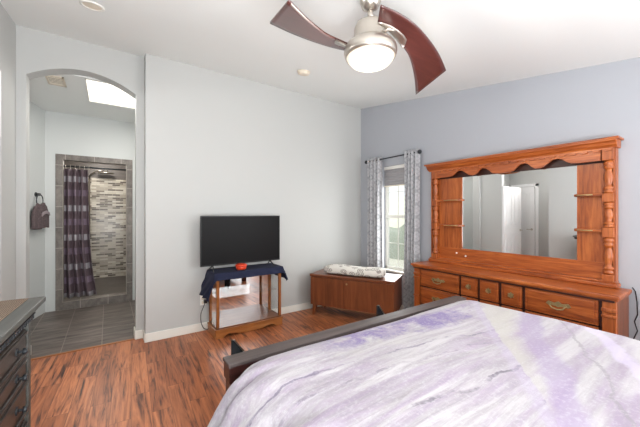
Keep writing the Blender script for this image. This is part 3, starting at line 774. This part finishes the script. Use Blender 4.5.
# television
TY = 3.60
t = thing('television', 'black flat screen television on two splayed feet on the navy cloth', 'television', (1.35, TY, CH+.012))
tv = t
TX0, TX1, TZ0, TZ1 = .853, 1.848, .795, 1.373
obj('housing', MB().box(TX0, TX1, TY, TY+.025, TZ0, TZ1, .004).box(TX0+.15, TX1-.15, TY+.02, TY+.06, TZ0+.04, TZ0+.34, .01), 'blackplastic', t)
obj('screen', MB().box(TX0+.01, TX1-.01, TY-.002, TY+.001, TZ0+.018, TZ1-.01), 'screen', t)
for x in (TX0+.14, TX1-.14):
    obj('foot', MB().tube([(x, TY+.012, TZ0+.005), (x+(.02 if x > 1.3 else -.02), TY-.09, CH+.018)], .007).tube([(x, TY+.012, TZ0+.005), (x+(.02 if x > 1.3 else -.02), TY+.11, CH+.018)], .007), 'blackplastic', t)
# red dish with lid
t = thing('red_dish', 'small orange red lidded dish in front of the television', 'dish', (1.30, 3.515, CH+.012))
obj('bowl', MB().lathe([(.045, 0), (.058, .008), (.062, .03), (.058, .04)], 1.30, 3.53, CH+.012, 24), 'red', t)
obj('lid', MB().lathe([(.066, .04), (.07, .046), (.068, .056), (.05, .066), (.03, .07)], 1.30, 3.53, CH+.012, 24), 'red', t)
# outlet and cords
t = thing('wall_outlet', 'white wall outlet with a black plug low on the wall left of the cabinet', 'outlet', (.935, YT, .36))
obj('plate', MB().box(.90, .97, YT-.006, YT, .305, .42, .002), 'white', t)
obj('socket', MB().box(.918, .952, YT-.008, YT-.005, .37, .40, .001).box(.918, .952, YT-.008, YT-.005, .322, .352, .001), 'cream', t)
cp = [(.95, YT-.046, .345), (.93, YT-.05, .30), (.90, YT-.05, .22), (.90, YT-.06, .12), (.93, YT-.06, .045), (.98, YT-.06, .03), (1.0, YT-.05, .10), (.995, YT-.045, .3), (.995, YT-.03, .55), (1.0, YT-.025, .72), (1.1, YT-.06, .82)]
def smooth(cp, n=6):
    out = []
    P = [Vector(p) for p in cp]; P = [P[0]]+P+[P[-1]]
    for i in range(1, len(P)-2):
        for k in range(n):
            s = k/n; a, b, c, d = P[i-1:i+3]
            out.append(.5*((2*b)+(c-a)*s+(2*a-5*b+4*c-d)*s*s+(3*b-a-3*c+d)*s**3))
    out.append(P[-2]); return out
cd = tag(obj('television_cord', MB().tube(smooth(cp), .0045), 'silver_cord'), 'grey looped cord running from the wall outlet up behind the television', 'cord')  # the television's own power cord
obj('plug', MB().box(.938, .975, YT-.045, YT-.009, .33, .375, .005), 'blackplastic', cd)

# ------------------------------------------------------------------ bed
BX0, BX1 = .445, 2.372
t = thing('bed', 'king bed with dark wood footboard capped by a broad grey brown rail', 'bed', ((BX0+BX1)/2, .45, 0))
fb = obj('footboard', MB().box(BX0+.02, BX1-.02, 1.385, 1.435, .18, .64, .004), 'espresso', t)
obj('footboard_cap', MB().box(BX0, BX1, 1.362, 1.456, .705, .722, .003), 'espresso_top', t)
obj('footboard_rail', MB().box(BX0+.004, BX1-.004, 1.366, 1.452, .63, .705, .004), 'espresso', t)
for x in (BX0+.01, BX1-.09): obj('leg', MB().box(x, x+.08, 1.37, 1.445, 0, .632, .004), 'espresso', t)
for x in (BX0+.05, BX1-.075): obj('side_rail', MB().box(x, x+.025, -.62, 1.385, .2, .38), 'espresso', t)
obj('headboard', MB().box(BX0-.02, BX1+.02, -.72, -.66, 0, 1.15, .008), 'espresso', t)
obj('mattress', MB().box(BX0+.08, BX1-.08, -.64, 1.30, .36, .68, .05), 'white', t)
obj('box_spring', MB().box(BX0+.08, BX1-.08, -.64, 1.33, .2, .36, .02), 'cream', t)
def comf():
    x0, x1, y0, y1, z0, r = BX0+.155, BX1-.30, -.62, 1.135, .785, .24
    dL, dR, dF, dB = .60, .62, .02, .285
    cr = .02
    def fn(u, v):
        a = (x0-dL)+(x1+dR-x0+dL)*u; b = (y0-dF)+(y1+dB-y0+dF)*v
        qx = min(max(a, x0), x1); qy = min(max(b, y0), y1)
        dx, dy = a-qx, b-qy; dd = math.hypot(dx, dy)
        wob = .006*math.sin(a*5+b*3)+.006*math.sin(b*7-a*4)+.003*math.sin(a*15+4*b)*math.sin(b*13)
        if dd < 1e-6: return (a, b, z0+wob)
        nx, ny = dx/dd, dy/dd
        if abs(nx) < 1e-6 and ny > 0:       # foot side
            pass
        th = min(dd/r, PI/2*.70); off = r*math.sin(th); z = z0-r*(1-math.cos(th))
        rest = max(0, dd-r*PI/2*.70)
        ct, st = math.cos(PI/2*.70), math.sin(PI/2*.70)
        per = b*(1 if abs(nx) > .5 else .3)+a*.4+math.atan2(ny, abs(nx))*.35
        k = min(dd/.32, 1)**1.4*abs(nx)
        dsp = min(dd/.22, 1)**1.3*(abs(nx) if nx < 0 else .3*abs(nx))*(.020*math.sin(per*21+.6)+.010*math.sin(per*39+2))
        off += rest*ct+k*.5*(.030*math.sin(per*17+.6)+.014*math.sin(per*33+2))+dsp*math.sin(th)
        z += dsp*math.cos(th)-rest*st
        z = max(z, .12)
        return (qx+nx*off, qy+ny*off, z+wob*max(0, 1-dd/.3))
    return MB().grid(fn, 150, 130)
o = tag(obj('comforter', comf(), 'comforter', solid=.012), 'lavender, white and grey watercolour print comforter spread over the bed', 'comforter')
m = o.modifiers.new('s', 'SUBSURF'); m.levels = m.render_levels = 1
# bench beyond the footboard with triangular ends
t = thing('bed_bench', 'dark bench behind the footboard, only its two pointed ends showing', 'bench', (1.3, 1.83, 0))
obj('seat', MB().box(.62, 2.12, 1.70, 1.96, .40, .44, .006), 'black', t)
for x in (.60, 1.80):
    e = obj('end_panel', MB().prism([(x, 0), (x+.03, 0), (x+.03, .40), (x+.20, .40), (x+.015, .648), (x, .648)], 'Y', 1.785, 1.80), 'black', t)
    obj('edge_strip', MB().prism([(x+.009, .651), (x+.018, .652), (x+.20, .405), (x+.19, .402)], 'Y', 1.78, 1.797), 'nickel', e)
    obj('leg', MB().box(x+.03, x+.06, 1.72, 1.95, 0, .40, .003), 'black', t)

# ------------------------------------------------------------------ left dresser (charcoal)
rot = math.radians(-3.5)
t = thing('chest_of_drawers', 'charcoal grey chest of drawers with dark knobs in the left foreground', 'chest of drawers', (-.344, 1.214, 0), rot)
# local: front faces +x at x=0, y from -.82..+.82
FX = 0.03; DL = -.30
Y0, Y1 = -.80, .82
obj('top', MB().box(DL, FX+.01, Y0, Y1, .965, .99, .005), 'greywood', t, world=False)
obj('cornice', MB().prism([(DL, .925), (FX-.026, .925), (FX-.018, .935), (FX-.004, .955), (FX-.002, .965), (DL, .965)], 'Y', Y0+.02, Y1-.02), 'greywood', t, world=False)
comb = [(Y0+.04, .928)]
for k in range(58): comb += [(Y0+.05+k*.026, .924), (Y0+.05+k*.026, .908), (Y0+.064+k*.026, .908), (Y0+.064+k*.026, .924)]
comb += [(Y1-.05, .924), (Y1-.05, .928)]
obj('dentil', MB().prism(comb, 'X', FX-.03, FX-.018), 'black', t, world=False)
obj('carcass', MB().box(DL, FX-.045, Y0+.06, Y1-.085, .06, .93), 'greywood_face', t, world=False)
obj('corner_post', MB().box(FX-.065, FX-.028, Y1-.12, Y1-.08, .0, .926, .006), 'greywood', t, world=False)
obj('corner_post', MB().box(FX-.065, FX-.028, Y0+.06, Y0+.10, .0, .926, .006), 'greywood', t, world=False)
for r_, (z0, z1) in enumerate(((.765, .875), (.66, .755), (.50, .65), (.29, .465), (.08, .275))):
    for (a, b) in ((Y0+.11, -.01), (.01, Y1-.13)):
        d = obj('drawer', MB().box(FX-.05, FX-.034, a, b, z0, z1, .005).box(FX-.036, FX-.024, a+.006, b-.006, z0+.006, z0+.022, .005).box(FX-.036, FX-.026, a+.006, b-.006, z1-.018, z1-.006, .004), 'greywood_face', t, world=False)
        for yy in (a+.13, b-.13):
            zc_ = (z0+z1)/2; mb = MB()
            mb.tube([(FX-.036, yy, zc_), (FX-.030, yy, zc_)], .018, 14); mb.tube([(FX-.032, yy, zc_), (FX-.012, yy, zc_)], .006, 8); mb.tube([(FX-.014, yy, zc_), (FX-.004, yy, zc_), (FX+.0, yy, zc_)], .014, 14, .009)
            obj('drawer_knob', mb, 'black', d, world=False)
o = tag(obj('runner', MB().box(-.29, -.02, -.70, .795, .9905, .994), 'weave'), 'tan woven runner lying on the charcoal chest of drawers', 'runner')
o.location = t.location; o.rotation_euler = (0, 0, rot)

# ------------------------------------------------------------------ ceiling bits
slope = math.atan(.154)
def on_ceiling(name, label, cat, x, y, prof, ring=None, mat='cream'):
    t = tag(bpy.data.objects.new(name, None), label, cat); COL.objects.link(t); t.location = (x, y, zc(y)); t.rotation_euler = (slope, 0, 0)
    return t
t = on_ceiling('smoke_detector', 'small round cream smoke detector on the ceiling above the television', 'smoke detector', 1.825, 2.97, None)
obj('base', MB().lathe([(.075, 0), (.075, -.012), (.07, -.014)], 0, 0, 0, 28), 'cream', t, world=False)
obj('cover', MB().lathe([(.068, -.012), (.064, -.03), (.04, -.036), (.02, -.037)], 0, 0, 0, 28), 'cream', t, world=False)
t = on_ceiling('recessed_light', 'round recessed ceiling light near the arch, switched off', 'light', -.10, 2.95, None)
obj('trim_ring', MB().lathe([(.078, 0), (.08, -.006), (.066, -.008), (.06, 0)], 0, 0, 0, 28, caps=False), 'white', t, world=False, solid=.002)
obj('lens', MB().lathe([(.064, 0), (.064, -.004)], 0, 0, 0, 28), 'cream', t, world=False)

# ------------------------------------------------------------------ ceiling fan
D0 = 1.90
FXY = Vector((.1640*D0*.823+D0*.568, -.1640*D0*.568+D0*.823, 0))
Rv = Vector((.823, -.568, 0)); Fv = Vector((.568, .823, 0))
ZB = 1.4+1.1566*D0/2.067
t = thing('ceiling_fan', 'two blade ceiling fan with curved mahogany blades and a lit glass bowl', 'ceiling fan', (FXY.x, FXY.y, ZB-.1))
cz = zc(FXY.y)
obj('canopy', MB().lathe([(.012, -.11), (.03, -.105), (.052, -.09), (.066, -.055), (.07, .01)], FXY.x, FXY.y, cz, 28), 'nickel', t)
obj('downrod', MB().lathe([(.017, 0), (.017, cz-.10-2.60)], FXY.x, FXY.y, 2.60, 16), 'nickel', t)
mh = obj('motor_housing', MB().lathe([(.018, .125), (.026, .12), (.03, .105), (.06, .10), (.09, .088), (.098, .07), (.10, .055), (.10, -.02), (.11, -.035)], FXY.x, FXY.y, 2.478, 32), 'nickel', t)
mb = MB()
for a in (0.4, 2.6, 4.7): mb.box(-.011, .011, .108, .118, -.012, .018)
mb.bm.free()
obj('light_ring', MB().lathe([(.09, .012), (.115, .004), (.142, -.014), (.157, -.036), (.161, -.058), (.158, -.076), (.151, -.092), (.145, -.09)], FXY.x, FXY.y, 2.455, 40, caps=False), 'nickel', t, solid=.004)
obj('glass_bowl', MB().lathe([(.147, -.085), (.141, -.103), (.120, -.126), (.085, -.143), (.04, -.152), (.012, -.153)], FXY.x, FXY.y, 2.455, 40), 'lampglass', t)
S = D0/2.067
conv = [(.015, -.272, .064), (.148, -.207, .052), (.277, -.118, .034), (.414, .014, .006), (.526, .145, -.022), (.629, .292, -.054)]
conc = [(.02, -.155, .037), (.074, -.116, .029), (.122, -.076, .021), (.175, -.018, .008), (.229, .045, -.005), (.294, .128, -.023), (.351, .236, -.047), (.419, .394, -.083), (.488, .587, -.127)]
def resample(P, n):
    P = smooth(P, 8); L = [0]
    for a, b in zip(P, P[1:]): L.append(L[-1]+(b-a).length)
    out = []
    for k in range(n+1):
        s = L[-1]*k/n; i = 0
        while i < len(L)-2 and L[i+1] < s: i += 1
        f = (s-L[i])/max(1e-9, L[i+1]-L[i]); out.append(P[i].lerp(P[i+1], f))
    return out
NB = 28
A_, B_ = resample(conv, NB), resample(conc, NB)
for sgn, nm in ((1, 'a'), (-1, 'b')):
    def bf(u, v):
        i = min(int(u*NB+.5), NB); p = A_[i].lerp(B_[i], v)*S
        q = Rv*p.x*sgn+Fv*p.y*sgn
        return (FXY.x+q.x, FXY.y+q.y, ZB+p.z+.0)
    bl = obj('blade', MB().grid(bf, NB, 8), 'reddishblade', t, solid=.009)
    o_ = [(.015, -.164), (.053, -.159), (.101, -.139), (.161, -.100), (.211, -.058), (.238, -.022), (.240, .01), (.232, .052)]
    i_ = [(.018, -.153), (.050, -.135), (.074, -.116), (.098, -.098), (.122, -.076), (.150, -.046), (.180, -.012), (.232, .052)]
    def kf(u, v):
        k = min(int(u*7+.5), 7); a, b = Vector(o_[k]), Vector(i_[k]); p = a.lerp(b, v)*S
        z = (.0235*p.x-.235*p.y)-.009
        q = Rv*p.x*sgn+Fv*p.y*sgn
        return (FXY.x+q.x, FXY.y+q.y, ZB+z)
    bk = MB().grid(kf, 7, 3)
    obj('blade_bracket', bk, 'nickel', bl, solid=.006)
    def W(x, y, z): q = Rv*x*sgn+Fv*y*sgn; return (FXY.x+q.x, FXY.y+q.y, ZB+z)
    obj('arm', MB().tube([W(.04, -.06, .012), W(.09, -.105, .017), W(.13, -.09, .012)], .011, 8), 'nickel', bl)
lamp('fan_lamp', 'POINT', (FXY.x, FXY.y, 2.24), 12, (1, .92, .84), .09)
lamp('hall_fill', 'POINT', (-1.15, 2.9, 2.46), 20, (1, .97, .94), .03)  # added fill, the hall gets no other light
t = thing('added_hall_light', 'added flush round ceiling light to brighten the hall beyond the door', 'light', (-1.2, 2.9, HZ))
obj('glass', MB().lathe([(.09, 0), (.09, -.015), (.06, -.03), (.02, -.036)], -1.2, 2.9, HZ, 28), 'lampglass', t)  # invented fixture to go with the hall fill
